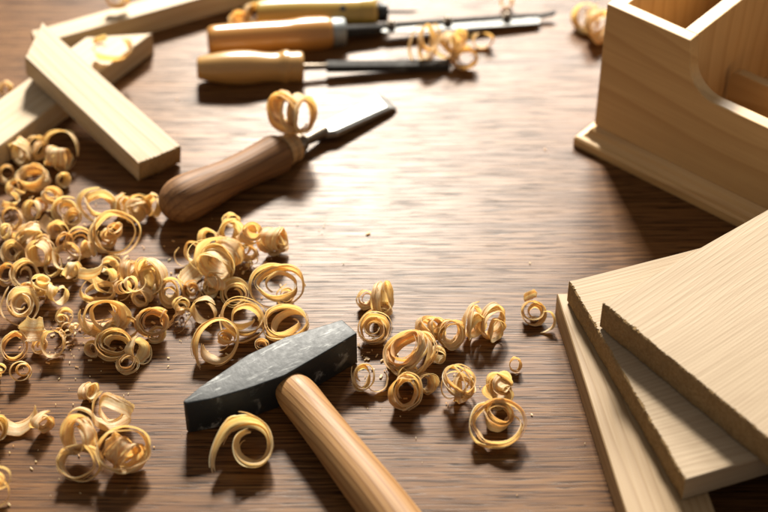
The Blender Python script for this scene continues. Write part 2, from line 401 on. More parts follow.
def shaving(box, kind, kw, rot, z=0.0, label='', name='wood_shaving', mat=None, width_mm=None):
    rows, taper, th = GEN[kind](**kw)
    rnd = random.Random(kw.get('seed', 1)*13+int(box[0]))
    E = Euler([R(a) for a in rot]).to_matrix()
    def sections(rows, K, S, taper, th, fray):
        n = len(rows); pts = []; acc = 0
        for i, (c, W, w) in enumerate(rows):
            Tn = (rows[min(i+1, n-1)][0]-rows[max(i-1, 0)][0]).normalized()
            W = (W - Tn*W.dot(Tn)).normalized(); N = Tn.cross(W)
            if i: acc += (c-rows[i-1][0]).length
            u = i/(n-1)
            te = min(1, .2+.8*min(u, 1-u)/taper) if taper > 0 else 1
            line = []
            ea = 1 + .16*noise.noise(Vector((acc*2.2, 0, S))) + fray*noise.noise(Vector((acc*13, 0, S)))
            eb = 1 + .16*noise.noise(Vector((acc*2.2, 7, S))) + fray*noise.noise(Vector((acc*13, 7, S)))
            for k in range(K):
                q = (k/(K-1)-.5)
                off = q*w*te*(ea if q < 0 else eb)
                cup = -.07*w*(1-4*q*q) + .05*w*noise.noise(Vector((acc*1.7, k*.9, S)))
                jag = rnd.uniform(-.16, .16)*w if i in (0, n-1) else 0
                line.append(E @ (c + W*off + N*cup + Tn*jag))
            pts.append((line, E @ N * (th*(.55 if i in (0, n-1) else 1)), acc, w))
        return pts
    ribbons = [(7, sections(rows, 7, rnd.uniform(0, 50), taper, th, .10))]
    if kind == 'S':
        for q in range(3 if rows[0][2] > .3 else 2):      # split fibres running beside the ribbon
            Z = rnd.uniform(0, 90); n_ = len(rows); i0 = int(rnd.uniform(0, .45)*n_); i1 = int(min(1, rnd.uniform(.55, 1.1))*n_)
            sgn = rnd.choice((-1, 1)); rr = []
            for i in range(i0, i1):
                c, W, w = rows[i]; rd_ = (c - W*c.dot(W))
                rd_ = rd_.normalized() if rd_.length > 1e-4 else Vector((1, 0, 0))
                rr.append([c + W*w*(sgn*.42+.45*noise.noise(Vector((i*.045, Z, 0)))) + rd_*(.02+.16*noise.noise(Vector((i*.035, 5, Z)))), W, .07+.05*rnd.random()*0+.10*abs(noise.noise(Vector((i*.02, Z, 7))))])
            if len(rr) > 8: ribbons.append((3, sections(rr, 3, Z, .2, th*.7, .05)))
    # fit: rests at height z, covers the ground it covers in the photograph
    x0, y0, x1, y1 = box
    allp = [p for l, _, _, _ in ribbons[0][1] for p in l]
    zmin = min(p.z for _, pts in ribbons for l, _, _, _ in pts for p in l)
    cx = sum(p.x for p in allp)/len(allp); cy = sum(p.y for p in allp)/len(allp)
    base = at((x0+x1)/2, (y0+y1)/2, z+.004)
    sx = sy = (x1-x0)/1700/2.2; ox, oy = base.x, base.y
    def place(p):
        s = math.sqrt(sx*sy)
        return Vector((ox+(p.x-cx)*sx, oy+(p.y-cy)*sy, z+.0002+(p.z-zmin)*s))
    for it in range(14):
        q = [proj(place(p)) for p in allp[::3]]
        a0, a1 = min(v[0] for v in q), max(v[0] for v in q); b0, b1 = min(v[1] for v in q), max(v[1] for v in q)
        sx *= ((x1-x0)/(a1-a0))**.9; sy *= ((y1-y0)/(b1-b0))**.9
        m = math.sqrt(sx*sy); rr = max(-.34, min(.34, math.log(sx/sy)))     # never stretched out of shape
        sx = m*math.exp(rr/2); sy = m*math.exp(-rr/2)
        g1 = at((a0+a1)/2, (b0+b1)/2, z+.004); g2 = at((x0+x1)/2, (y0+y1)/2, z+.004)
        ox += g2.x-g1.x; oy += g2.y-g1.y
    s = math.sqrt(sx*sy)
    me = bpy.data.meshes.new(name); verts = []; faces = []; uvs = []
    org = Vector((ox, oy, z))
    for K, pts in ribbons:
        base = len(verts); n = len(pts)
        for line, Nn, acc, w in pts:
            for sgn in (1, -1):
                for p in line:
                    verts.append(place(p) + Nn.normalized()*sgn*max(.00008, Nn.length*s*.5) - org)
        def vid(i, side, k): return base+i*2*K+side*K+k
        def uvof(i, k): return (pts[i][2]*s, base*.013 + k/(K-1)*pts[i][3]*s)
        def quad(a, b, c, d, ua, ub, uc, ud):
            faces.append((a, b, c, d)); uvs.append((uvof(*ua), uvof(*ub), uvof(*uc), uvof(*ud)))
        for i in range(n-1):
            for k in range(K-1):
                quad(vid(i, 0, k), vid(i, 0, k+1), vid(i+1, 0, k+1), vid(i+1, 0, k), (i, k), (i, k+1), (i+1, k+1), (i+1, k))
                quad(vid(i, 1, k), vid(i+1, 1, k), vid(i+1, 1, k+1), vid(i, 1, k+1), (i, k), (i+1, k), (i+1, k+1), (i, k+1))
            quad(vid(i, 0, 0), vid(i+1, 0, 0), vid(i+1, 1, 0), vid(i, 1, 0), (i, 0), (i+1, 0), (i+1, 0), (i, 0))
            k = K-1
            quad(vid(i, 0, k), vid(i, 1, k), vid(i+1, 1, k), vid(i+1, 0, k), (i, k), (i, k), (i+1, k), (i+1, k))
        for k in range(K-1):
            quad(vid(0, 0, k), vid(0, 1, k), vid(0, 1, k+1), vid(0, 0, k+1), (0, k), (0, k), (0, k+1), (0, k+1))
            i = n-1
            quad(vid(i, 0, k), vid(i, 0, k+1), vid(i, 1, k+1), vid(i, 1, k), (i, k), (i, k+1), (i, k+1), (i, k))
    me.from_pydata([tuple(v) for v in verts], [], faces)
    ul = me.uv_layers.new(name='UVMap'); li = 0
    for fu in uvs:
        for q in fu:
            ul.data[li].uv = q; li += 1
    for p in me.polygons: p.use_smooth = True
    me.set_sharp_from_angle(angle=R(50))
    o = link(name, me, mat or M['shaving']); o.location = org
    return tag(o, label, 'wood shaving', 'wood shavings scattered over the table')

def add(x0, y0, x1, y1, kind, kw, rot, label, z=0.0):
    shaving((x0, y0, x1, y1), kind, kw, rot, z, label)
# every curl: where it lies, how it is rolled, how it is turned, what sets it apart
def s(n=1.6, q=.5, w=.35, seed=1, **k):
    q_ = random.Random(seed*17)
    k.setdefault('cone', q_.uniform(.02, .36) if w < .6 else q_.uniform(-.08, .16)); k.setdefault('th', .022); k.setdefault('prec', q_.uniform(.15, .42))
    if n > 1.11: k.setdefault('tail', q_.choice((0, 0, .25, .5))); k.setdefault('p', q_.uniform(.65, 1.5)); n += q_.uniform(.3, .9)
    if 'wob' in k: k['wob'] *= q_.uniform(.8, 1.5)
    return dict(n=n, q=q, w=w*((1.5 if w < .6 else 1.15)*q_.uniform(.8, 1.15)), seed=seed, **k)
add(0, 161, 12, 188, 'S', s(1.2, .8, .5, 1, a0=1), (60, 0, 20), 'plain shaving hoop cut by the left edge, just under the lower offcut')
add(9, 136, 34, 167, 'S', s(1.7, .45, .7, 2, a0=2, wob=.08), (80, 0, -25), 'upright wide curl at the upper left tip of the shavings heap')
add(25, 132, 46, 165, 'S', s(2.6, .6, .36, 3, a0=1, lean=.2, d=.28, prec=.3), (80, 20, 40), 'fanned pale curl squeezed between two curls at the upper tip of the heap')
add(44, 146, 73, 173, 'S', s(1.5, .7, 1.25, 4, a0=2.2), (75, 0, 60), 'fat barrel shaped curl in the dark gap beside the leaning offcut')
add(42, 130, 79, 157, 'S', s(.75, .75, .35, 5, a0=.2, tail=.5, taper=.2), (65, 0, -30), 'thin arching shaving looping over the fat barrel curl', z=.001)
add(17, 163, 51, 192, 'S', s(1.15, .85, .85, 6, a0=4, wob=.03), (12, 4, 0), 'smooth wide hoop standing like a napkin ring below the upper tip of the heap')
add(56, 172, 71, 188, 'S', s(1.3, .6, 1.2, 7), (60, 10, 40), 'very small short roll alone right of the wide hoop')
add(41, 186, 63, 211, 'T', s(1.6, .5, .6, 8), (20, 10, 0), 'crumpled flat topped curl below the small short roll')
add(51, 196, 77, 223, 'S', s(2.6, .2, .5, 9, a0=1), (50, 0, 15), 'round rosette rolled tight, right of the crumpled flat topped curl')
add(0, 189, 26, 210, 'T', s(2.0, .6, .5, 10), (0, 30, 50), 'loose folded curl against the left edge, below the hoop')
add(0, 207, 23, 231, 'S', s(1.3, .7, .6, 11, a0=3), (30, 0, 0), 'broad open hoop at the left edge with a dark hollow', z=.003)
add(22, 200, 42, 222, 'S', s(1.4, .55, .9, 12, a0=.5), (55, 15, -30), 'stubby curl between the folded curl and the rosette')
add(16, 220, 41, 250, 'S', s(2.6, .45, .5, 13, a0=2, wob=.08, prec=.4), (85, 0, 35), 'bulging orange cored curl standing on edge in the heap', z=.002)
add(40, 214, 58, 236, 'F', dict(n=.22, w=.7, seed=4), (25, 0, -40), 'short flat piece leaning between the bulging curl and the scroll')
add(46, 220, 70, 243, 'S', s(2.1, .22, .5, 14, a0=0, tail=.7), (45, 0, -25), 'scroll with a spiral eye below the round rosette')
add(26, 238, 52, 268, 'S', s(1.15, .75, .95, 15, a0=2.5), (40, 18, -35), 'wide slanting tube of shaving below the bulging curl')
add(0, 239, 24, 266, 'S', s(2.0, .35, .5, 16, a0=1.5), (48, 0, 10), 'coiled curl with a rolled heart touching the left edge')
add(52, 242, 80, 270, 'S', s(1.1, .8, .5, 17, a0=2), (30, -12, 0), 'pale band curving like a bowl below the scroll')
add(65, 226, 94, 259, 'S', s(1.9, .45, .28, 18, a0=.4), (38, 0, 0), 'thin walled ring with a smaller loop inside, middle of the heap')
add(76, 187, 116, 222, 'S', s(1.8, .5, .32, 19, a0=1.2), (30, 0, 20), 'large oval ring at the top of the heap holding a smaller loop', z=.001)
add(97, 228, 117, 248, 'S', s(1.7, .3, .5, 20, a0=3), (60, 20, 0), 'tiny curled piece lying inside the biggest loop')
add(88, 210, 141, 255, 'S', s(1.9, .7, .20, 21, a0=2.6, d=.10, wob=.07), (24, 4, 0), 'biggest loop of the heap, a thin strip going twice round', z=.002)
add(112, 190, 132, 221, 'S', s(1.3, .7, 1.0, 22, a0=1), (70, 0, 50), 'short pale tube right of the large oval ring')
add(126, 193, 150, 224, 'S', s(4.2, .3, .38, 23, a0=2, prec=.6, wob=.1), (62, 0, 10), 'tight rosette of many turns facing the camera, near the chisel handle')
add(142, 192, 162, 217, 'S', s(1.3, .6, 1.1, 24, a0=1.8), (50, 20, -50), 'pale rolled end nearest to the butt of the chisel handle')
# --- left heap, middle
add(0, 255, 12, 294, 'S', s(1.7, .55, .4, 25, a0=1), (40, 0, 0), 'curl half cut off by the left edge at the middle of the heap')
add(10, 258, 40, 288, 'S', s(1.9, .30, .3, 26, a0=.2, wob=.04), (28, 0, 0), 'open spiral ring with a hooked inner end, above the big flat spiral')
add(30, 274, 50, 300, 'T', s(2.0, .5, .7, 27), (20, 0, 70), 'crushed little curl right of the open spiral ring')
add(44, 252, 62, 278, 'S', s(1.1, .8, .35, 28, a0=3.4), (30, 0, 0), 'thin half ring in the shade of the bowl shaped band')
add(43, 276, 67, 308, 'T', s(1.5, .7, .9, 29), (70, 10, 30), 'folded wide band bent like a paper fan, right of the crushed curl')
add(0, 287, 39, 326, 'S', s(2.7, .22, .26, 30, a0=2.8, wob=.03, p=.9), (22, 0, 0), 'big flat spiral of three turns near the left edge')
add(18, 316, 46, 342, 'F', dict(n=.16, w=1.5, seed=2), (28, -8, -18), 'short broad flake with streaked face over the hook shaped curl', z=.006)
add(1, 331, 28, 361, 'S', s(1.35, .75, .42, 31, a0=.6, tail=.2), (24, 0, 0), 'hook shaped curl below the broad flake')
add(55, 307, 73, 326, 'S', s(2.6, .25, .5, 32, a0=1, d=.3), (35, 0, 0), 'small wiry spiral above the tangle of threads')
add(40, 330, 65, 358, 'S', s(.95, .9, 1.3, 33, a0=2.4, wob=.04), (42, 20, -28), 'square looking wide band folded over, low in the heap')
add(56, 322, 75, 348, 'T', s(4.0, .22, .22, 34, axis=1.5, flip=.6), (20, 0, 0), 'thread thin curl beside the folded wide band')
add(68, 318, 89, 346, 'T', s(4.0, .22, .22, 35, axis=1.6, flip=.5), (60, 30, 0), 'second bundle of threads, between the thin curl and the wide roll')
add(78, 300, 131, 339, 'S', s(2.1, .55, .55, 36, a0=2.9, wob=.09, tail=.1, prec=.45), (52, 14, 24), 'largest wide roll with a pale band over the top, middle of the heap', z=.002)
add(95, 328, 131, 361, 'S', s(2.4, .35, .75, 37, a0=.5, wob=.04), (26, 4, 0), 'cup shaped roll of several turns standing at the lower rim of the heap')
add(116, 354, 138, 375, 'S', s(2.6, .6, .3, 38, a0=1, d=.32), (28, 0, 0), 'small coil of thin turns at the very bottom of the heap')
add(122, 338, 153, 361, 'S', s(1.0, .85, .5, 39, a0=2, tail=.9), (58, 0, 70), 'loop with a straight tail right of the cup shaped roll')
add(110, 316, 138, 340, 'S', s(1.1, .7, .5, 40, a0=3.4), (40, -20, 0), 'pale bridge shaped curl right of the largest wide roll')
add(134, 307, 168, 337, 'S', s(2.0, .5, .75, 41, a0=1, wob=.06), (38, 14, 0), 'round orange roll open to the camera, right of the bridge shaped curl')
add(79, 256, 120, 286, 'T', s(1.3, .8, .5, 42, axis=.6, flip=.5), (10, 20, 20), 'star of crumpled stiff pieces above the flat oblong loop')
add(92, 268, 118, 293, 'S', s(.8, .8, .4, 43, a0=3, tail=.8), (70, 0, 60), 'narrow bent strip poking up from the star of stiff pieces', z=.002)
add(78, 282, 117, 303, 'S', s(1.15, .85, .32, 44, a0=2.5, wob=.06), (14, 0, 10), 'flat oblong loop just above the largest wide roll')
add(117, 255, 142, 285, 'S', s(2.6, .65, .38, 45, a0=1, wob=.1, d=.4, prec=.3), (78, 0, 60), 'pair of side by side humps at the left end of the thick bundle')
add(136, 258, 167, 296, 'S', s(3.6, .5, .42, 46, a0=2, wob=.12, prec=.6), (58, 20, -30), 'thick orange knot at the right end of the thick bundle', z=.001)
add(114, 276, 146, 301, 'T', s(2.4, .5, .5, 47, axis=1.1), (40, 0, 0), 'crushed crinkled curl at the lower side of the thick bundle')
add(160, 275, 182, 310, 'S', s(2.2, .35, 1.1, 48, a0=0, cone=.22, d=.25), (52, 0, 12), 'cone shaped curl at the right end of the left heap')
add(163, 304, 190, 336, 'T', s(4.5, .24, .28, 49, axis=1.5, flip=.55), (30, 0, 0), 'knot of tiny frizzy curls under the cone shaped curl')
# --- heap behind the hammer
add(194, 236, 245, 282, 'S', s(2.6, .45, .85, 50, a0=2.2, wob=.08, d=.10, prec=.35), (78, 0, -30), 'large glowing ball shaped roll with an orange heart, behind the hammer', z=.002)
add(217, 218, 245, 248, 'S', s(1.3, .65, .85, 51, a0=1, wob=.08), (70, 0, 30), 'white topped curl at the crown of the pile behind the hammer', z=.004)
add(236, 222, 262, 258, 'T', s(1.8, .6, .75, 52), (30, 20, 0), 'twisted orange curl right of the crown of the pile', z=.002)
add(257, 227, 288, 254, 'S', s(1.9, .5, .8, 53, a0=3, wob=.09), (66, 10, 60), 'bright backlit roll at the right end of the pile, on the glare of the table')
add(197, 228, 219, 250, 'S', s(1.2, .7, 1.0, 54, a0=1.4), (60, 20, -35), 'short tube behind the ball shaped roll', z=.003)
add(174, 247, 192, 266, 'S', s(.55, .9, .38, 55, a0=2.2, tail=.3, taper=.3), (50, 0, 20), 'little hook pointing to the chisel handle, left of the ball shaped roll')
add(184, 241, 205, 262, 'S', s(1.2, .6, .3, 56, a0=1.2, tail=.9), (50, 0, -30), 'thin ribbon bow left of the ball shaped roll', z=.003)
add(178, 261, 205, 290, 'F', dict(n=.3, w=.8, seed=6), (35, 10, 65), 'broad brownish strip folded below the ribbon bow')
add(183, 280, 200, 301, 'S', s(2.6, .22, .45, 57, a0=1), (42, 0, 0), 'tiny tight spiral in the shade, left one of two')
add(201, 278, 219, 300, 'S', s(2.8, .22, .4, 58, a0=3), (42, 0, 0), 'tiny spiral in the shade between its twin and the small ring')
add(222, 278, 252, 307, 'S', s(1.6, .34, .42, 59, a0=.6, wob=.04), (24, 0, 0), 'small ring holding a pale inner roll, left of the big double ring')
add(249, 263, 306, 308, 'S', s(2.1, .42, .30, 60, a0=.4, wob=.06, tail=.35), (24, 5, 0), 'big double ring with a tapering tail, right of the small ring', z=.001)
add(276, 284, 294, 306, 'S', s(1.7, .28, .28, 61, a0=1.5), (28, 0, 0), 'thin inner spiral lying inside the big double ring')
add(219, 299, 265, 343, 'S', s(1.9, .42, .28, 62, a0=2.9, wob=.05), (25, 0, 0), 'spiral loop of two turns just above the middle of the hammer head')
add(261, 304, 309, 342, 'S', s(1.9, .42, .27, 63, a0=3.0, wob=.04, tail=.3), (25, 0, 0), 'spiral loop lying right against the back of the hammer head')
add(192, 318, 239, 367, 'S', s(1.05, .6, .36, 64, a0=3.5, wob=.06, tail=.5, hand=-1), (32, -10, 0), 'large hook of shaving with a curled tip above the thin end of the hammer head')
add(190, 296, 217, 325, 'S', s(1.1, .75, .75, 65, a0=1, wob=.08), (62, 0, -35), 'wide pale curl left of the spiral loop of two turns')
add(217, 330, 237, 350, 'T', s(2.2, .5, .5, 66), (20, 0, 0), 'orange crumpled scrap inside the large hook')
add(244, 258, 258, 271, 'T', s(2.0, .5, .6, 67), (20, 0, 0), 'small crumb of shaving right below the glowing ball shaped roll')
add(254, 262, 268, 272, 'F', dict(n=.3, w=.6, seed=3), (20, 0, 30), 'tiny curved chip next to the crumb, above the big double ring')
add(255, 338, 269, 351, 'S', s(2.0, .3, .5, 68), (35, 0, 0), 'pinhead sized curl touching the back of the hammer head')
# --- right of the hammer
add(358, 309, 390, 343, 'S', s(2.8, .28, .55, 69, a0=2.2, wob=.05), (30, 0, 0), 'snail shaped roll right of the hammer face', z=0)
add(371, 279, 393, 316, 'S', s(1.8, .75, .75, 70, a0=1, d=.3), (75, 0, 70), 'upright streaked coil behind the snail shaped roll')
add(356, 289, 375, 310, 'S', s(2.0, .4, .5, 71, a0=2), (50, 0, 20), 'small dark eyed curl left of the upright streaked coil')
add(351, 364, 375, 391, 'S', s(1.6, .45, .42, 72, a0=3, tail=.4), (34, 0, 0), 'small curl beside the hammer handle end of the head')
add(368, 372, 388, 392, 'S', s(.4, .9, .5, 73, a0=4, tail=.6, taper=.3), (30, 0, 30), 'flat twisted tail piece right of the small curl by the hammer')
add(383, 330, 436, 378, 'S', s(5.0, .62, .20, 74, a0=2.4, wob=.08, d=.07, prec=.30, cone=.25), (2, -34, 0), 'large bundle of orange streaked loops at the centre of the loose group')
add(415, 316, 446, 342, 'S', s(3.4, .6, .3, 75, a0=1, wob=.12, d=.22, prec=.5), (60, 30, 40), 'crinkled orange coil at the upper right of the large bundle', z=.001)
add(438, 317, 464, 351, 'S', s(1.9, .5, .5, 76, a0=1, wob=.08), (60, 0, 10), 'pale curl with a round opening touching the crinkled coil')
add(388, 374, 421, 410, 'S', s(1.5, .55, .8, 77, a0=2, wob=.08), (45, 25, -30), 'wide streaked curl below the large bundle of loops')
add(414, 373, 439, 395, 'S', s(1.3, .6, .9, 78, a0=1), (60, 10, 50), 'short brown shaded roll right of the wide streaked curl')
add(441, 364, 476, 404, 'S', s(6.0, .5, .22, 79, a0=1, wob=.14, d=.16, prec=.8), (40, 10, 0), 'round nest of many thin rings, right of the short shaded roll')
add(461, 301, 487, 341, 'S', s(3.0, .65, .3, 80, a0=1, wob=.1, d=.28, prec=.4), (74, 0, 46), 'left half of a double curl standing alone, white on top')
add(478, 300, 504, 346, 'S', s(3.2, .6, .36, 81, a0=2, wob=.1, d=.22, prec=.35), (72, 0, 34), 'right half of the double curl, larger and streaked')
add(521, 300, 547, 326, 'S', s(2.2, .4, .5, 82, a0=1.5, wob=.1), (40, 0, 20), 'small tangled curl left of the narrow strip')
add(524, 289, 537, 302, 'F', dict(n=.3, w=.8, seed=7), (50, 0, 20), 'little upright chip on top of the small tangled curl')
add(540, 311, 556, 333, 'S', s(.5, .9, .4, 83, a0=5, tail=.7, taper=.3), (30, 0, 0), 'thin tail of shaving between the tangled curl and the narrow strip')
add(510, 356, 521, 373, 'S', s(1.3, .7, .7, 84, a0=.6), (30, 0, 0), 'tiny dark orange ring alone in front of the boards')
add(482, 371, 514, 403, 'S', s(3.2, .4, .42, 85, wob=.14, prec=.9, d=.1), (50, 20, 0), 'crumpled curl above the wide looping ribbon')
add(485, 401, 514, 432, 'S', s(2.0, .75, .75, 86, a0=1, wob=.04), (28, -6, 0), 'short open tube with a dark inside, in the lower centre right group')
add(469, 400, 524, 449, 'S', s(1.15, .8, .20, 87, a0=1.5, wob=.10, tail=.2), (20, 0, 0), 'wide looping thin ribbon around the short open tube', z=.0)
# --- lower left
add(211, 415, 273, 473, 'S', s(1.1, .42, .52, 88, a0=2.5, wob=.03, tail=1.3, hand=-1, taper=.16, prec=.1, p=.8, cone=.3), (28, 8, 0), 'single hook shaped shaving with a pointed tail in front of the hammer head')
add(60, 414, 97, 455, 'S', s(1.7, .62, .85, 89, a0=1.3, wob=.07), (50, -10, -20), 'upper left roll of the cluster of four at the lower left', z=.004)
add(70, 404, 92, 432, 'S', s(.55, .9, .28, 90, a0=.2, tail=.4, taper=.25), (70, 0, 0), 'thin strand arching over the upper left roll of the cluster', z=.008)
add(56, 444, 102, 482, 'S', s(2.0, .78, .5, 91, a0=2, wob=.06, d=.18), (22, 0, 0), 'lower ring of the cluster of four, with a dark hollow')
add(93, 390, 133, 432, 'S', s(1.6, .62, .62, 92, a0=2.1, wob=.07), (76, 0, -10), 'upright oval hoop at the top of the cluster at the lower left')
add(95, 426, 151, 474, 'S', s(1.35, .82, .19, 93, a0=3.4, wob=.05), (34, 8, 0), 'wide thin ring at the right of the cluster at the lower left', z=.002)
add(104, 432, 146, 473, 'S', s(2.2, .5, .5, 94, wob=.14, prec=.8), (70, 10, 50), 'crinkled pale curl lying inside the wide thin ring')
add(78, 382, 99, 403, 'S', s(1.6, .6, 1.1, 95, a0=1, wob=.1, d=.4), (60, 0, 70), 'small pale roll alone above the upright oval hoop')
add(9, 361, 32, 381, 'T', s(1.6, .6, .8, 96), (40, 0, 0), 'small crushed whitish scrap below the hook shaped curl')
add(-6, 364, 7, 380, 'T', s(1.6, .6, .7, 97), (10, 0, 0), 'scrap cut by the left edge beside the crushed whitish scrap')
add(-16, 411, 8, 442, 'S', s(1.7, .5, .7, 98, a0=1), (50, 0, 30), 'curl cut by the left edge, left of the tall bent strip')
add(2, 402, 32, 441, 'S', s(.42, .9, .42, 99, a0=3.6, tail=.25, taper=.1), (62, 0, 8), 'tall streaked strip bent upwards near the left edge')
add(30, 409, 53, 434, 'S', s(2.2, .35, .8, 100, a0=1, wob=.1), (55, 10, 30), 'small round roll at the end of the tall bent strip')
add(-18, 466, 11, 508, 'T', s(3.0, .5, .6, 101), (20, 0, 0), 'plump tangled curl cut by the left edge near the bottom corner')
# --- back of the table
add(0, 79, 12, 97, 'S', s(1.6, .5, .8, 102, a0=1), (50, 0, 0), 'little blurred curl at the left edge behind the offcuts')
add(93, 39, 131, 61, 'S', s(.62, .9, .42, 103, a0=3.4, tail=.2, wob=.05), (20, 0, 0), 'thin open curl lying on the mitred end of the flat offcut', z=.0160)
add(95, 32, 105, 46, 'F', dict(n=.3, w=.6, seed=5), (60, 0, 20), 'upright chip beside the thin open curl on the flat offcut', z=.0160)
add(103, -8, 133, 7, 'S', s(1.6, .5, .6, 104, a0=1), (40, 0, 10), 'blurred curl on the rear pine strip at the top edge', z=.0185)
add(243, 2, 265, 25, 'S', s(1.8, .5, .8, 105, a0=1, wob=.1), (50, 0, 30), 'blurred pale curl tucked against the olive handle')
add(228, 10, 248, 28, 'T', s(2.0, .5, .7, 106), (20, 0, 0), 'blurred crumpled curl left of its neighbour at the olive handle')
add(267, 89, 298, 134, 'S', s(2.0, .5, .6, 107, a0=1, wob=.08), (62, 0, -30), 'curl resting on the chisel collar, left half', z=.016)
add(284, 87, 312, 140, 'S', s(1.8, .5, .7, 108, a0=2, wob=.06), (70, 0, 35), 'upright curl resting on the chisel collar, right half', z=.014)
add(408, 24, 440, 62, 'S', s(2.3, .75, .24, 109, a0=1, wob=.1, d=.5), (60, 0, 50), 'cream coloured loops of thin shaving at the tip of the front file')
add(432, 28, 472, 58, 'S', s(2.6, .75, .22, 110, a0=2, wob=.1, d=.55), (62, 0, 62), 'long loose corkscrew leaning on the grey saw blade')
add(450, 46, 478, 70, 'S', s(1.3, .5, .55, 111, a0=3, tail=.4), (40, 0, -20), 'dark orange curl at the end of the front file')
add(471, 33, 495, 48, 'S', s(.9, .7, .9, 112, a0=2), (60, 0, 10), 'orange cup shaped chip in the shadow of the saw blade')
add(499, -3, 514, 7, 'S', s(1.0, .7, .9, 113, a0=2), (60, 0, 30), 'orange chip alone at the top edge behind the saw blade')
add(573, 0, 598, 36, 'S', s(1.9, .65, .55, 114, a0=1, wob=.08), (66, 0, -25), 'tall blurred curl behind the wooden box, outer left one')
add(586, 2, 612, 46, 'S', s(2.2, .55, .6, 115, a0=2, wob=.1), (62, 0, 25), 'tall blurred curl pressed against the back corner of the wooden box')
# --- more curls packed into the left heap
XS = [
 (6, 178, 26, 196, 'small curl wedged between the left edge hoop and the wide hoop'),
 (30, 196, 48, 212, 'small pale curl just under the wide napkin ring hoop'),
 (62, 208, 82, 228, 'small curl bridging the round rosette and the middle ring'),
 (56, 232, 74, 250, 'little curl tucked behind the scroll and the thin walled ring'),
 (8, 232, 26, 250, 'little curl lying between the broad open hoop and the coiled one'),
 (34, 232, 50, 248, 'pale scrap curl under the bulging orange cored curl'),
 (14, 250, 32, 266, 'short curl just above the open spiral ring with a hooked end'),
 (20, 282, 40, 298, 'short curl resting on the upper rim of the big flat spiral'),
 (62, 262, 82, 280, 'curl at the left foot of the star of stiff pieces'),
 (80, 240, 98, 258, 'tiny dark cored curl below the left side of the biggest loop'),
 (100, 256, 122, 274, 'curl just behind the star of stiff pieces, under the biggest loop'),
 (132, 286, 154, 306, 'curl lying at the foot of the thick orange knot'),
 (100, 318, 118, 336, 'tight curl peeping between the largest wide roll and the cup shaped roll'),
 (84, 340, 102, 358, 'small curl at the lower left foot of the cup shaped roll'),
 (148, 326, 166, 344, 'small curl at the lower right foot of the round orange roll'),
 (32, 338, 48, 354, 'tiny curl between the hook shaped curl and the folded wide band'),
 (204, 272, 226, 292, 'curl underneath the glowing ball shaped roll'),
 (238, 244, 258, 262, 'orange curl below the twisted orange curl behind the hammer'),
 (222, 212, 240, 228, 'topmost pale scrap on the far side of the pile behind the hammer'),
 (266, 240, 284, 256, 'low curl in front of the bright backlit roll'),
 (172, 296, 190, 312, 'little curl between the cone shaped curl and the frizzy knot'),
 (100, 222, 122, 240, 'curl seen through the upper part of the biggest loop'),
 (0, 222, 14, 242, 'curl at the left edge below the broad open hoop with dark hollow'),
 (428, 346, 446, 364, 'small streaked curl against the lower right side of the large bundle of loops'),
 (398, 364, 418, 382, 'small orange curl between the large bundle and the wide streaked curl'),
 (492, 398, 508, 410, 'little crumpled piece joining the crumpled curl to the short open tube'),
 (376, 300, 392, 316, 'pale curl joining the upright coil to the snail shaped roll'),
]
for i_, (a_, b_, c_, d_, lb_) in enumerate(XS):
    rq = random.Random(300+i_)
    add(a_, b_, c_, d_, 'S', s(rq.uniform(1.3, 2.4), rq.uniform(.3, .6), rq.uniform(.35, .9), 200+i_, a0=rq.uniform(0, 6), wob=.1, d=rq.uniform(0, .25), prec=rq.uniform(.3, .7)), (rq.uniform(25, 75), rq.uniform(-20, 20), rq.uniform(-50, 50)), lb_, z=rq.choice((0, .002, .005)))
# loose crumbs of planing dust
dust = bmesh.new(); rd = random.Random(5)
for cx_, cy_, sx_, sy_, nn_ in ((373, 356, 12, 9, 16), (72, 340, 22, 18, 26), (178, 320, 16, 14, 22), (255, 266, 14, 8, 10), (310, 230, 30, 20, 4), (430, 390, 40, 30, 10), (120, 300, 60, 50, 26), (40, 240, 40, 50, 26), (230, 300, 50, 40, 18), (400, 300, 200, 120, 14), (70, 450, 60, 50, 14)):
    for _ in range(int(nn_*2.2)):
        p = at(rd.gauss(cx_, sx_), rd.gauss(cy_, sy_), .0004); a_ = rd.uniform(0, 6.28); l_ = .0002+.0011*rd.random()**2.5; w_ = l_*rd.uniform(.12, .5); h_ = rd.uniform(.0001, .0005)
        dx_, dy_ = Vector((math.cos(a_), math.sin(a_), 0)), Vector((-math.sin(a_), math.cos(a_), 0))
        v_ = [dust.verts.new(p+dx_*i*l_+dy_*j*w_+Vector((0, 0, k*(h_ if k else .0003)+(abs(i)-.5)*.0004*k))) for i in (-1, 1) for j in (-1, 1) for k in (0, 1)]
        for f_ in ((0, 1, 3, 2), (4, 6, 7, 5), (0, 4, 5, 1), (2, 3, 7, 6), (0, 2, 6, 4), (1, 5, 7, 3)): dust.faces.new([v_[i] for i in f_])
for layer in [dust.loops.layers.uv.new('UVMap')]:
    for f_ in dust.faces:
        for lp_ in f_.loops: lp_[layer].uv = (lp_.vert.co.x*3, lp_.vert.co.y*.1)
tag(from_bm('wood_dust', dust, M['shaving']), 'fine crumbs of planed wood sprinkled between the shavings', 'wood dust', kind='stuff')
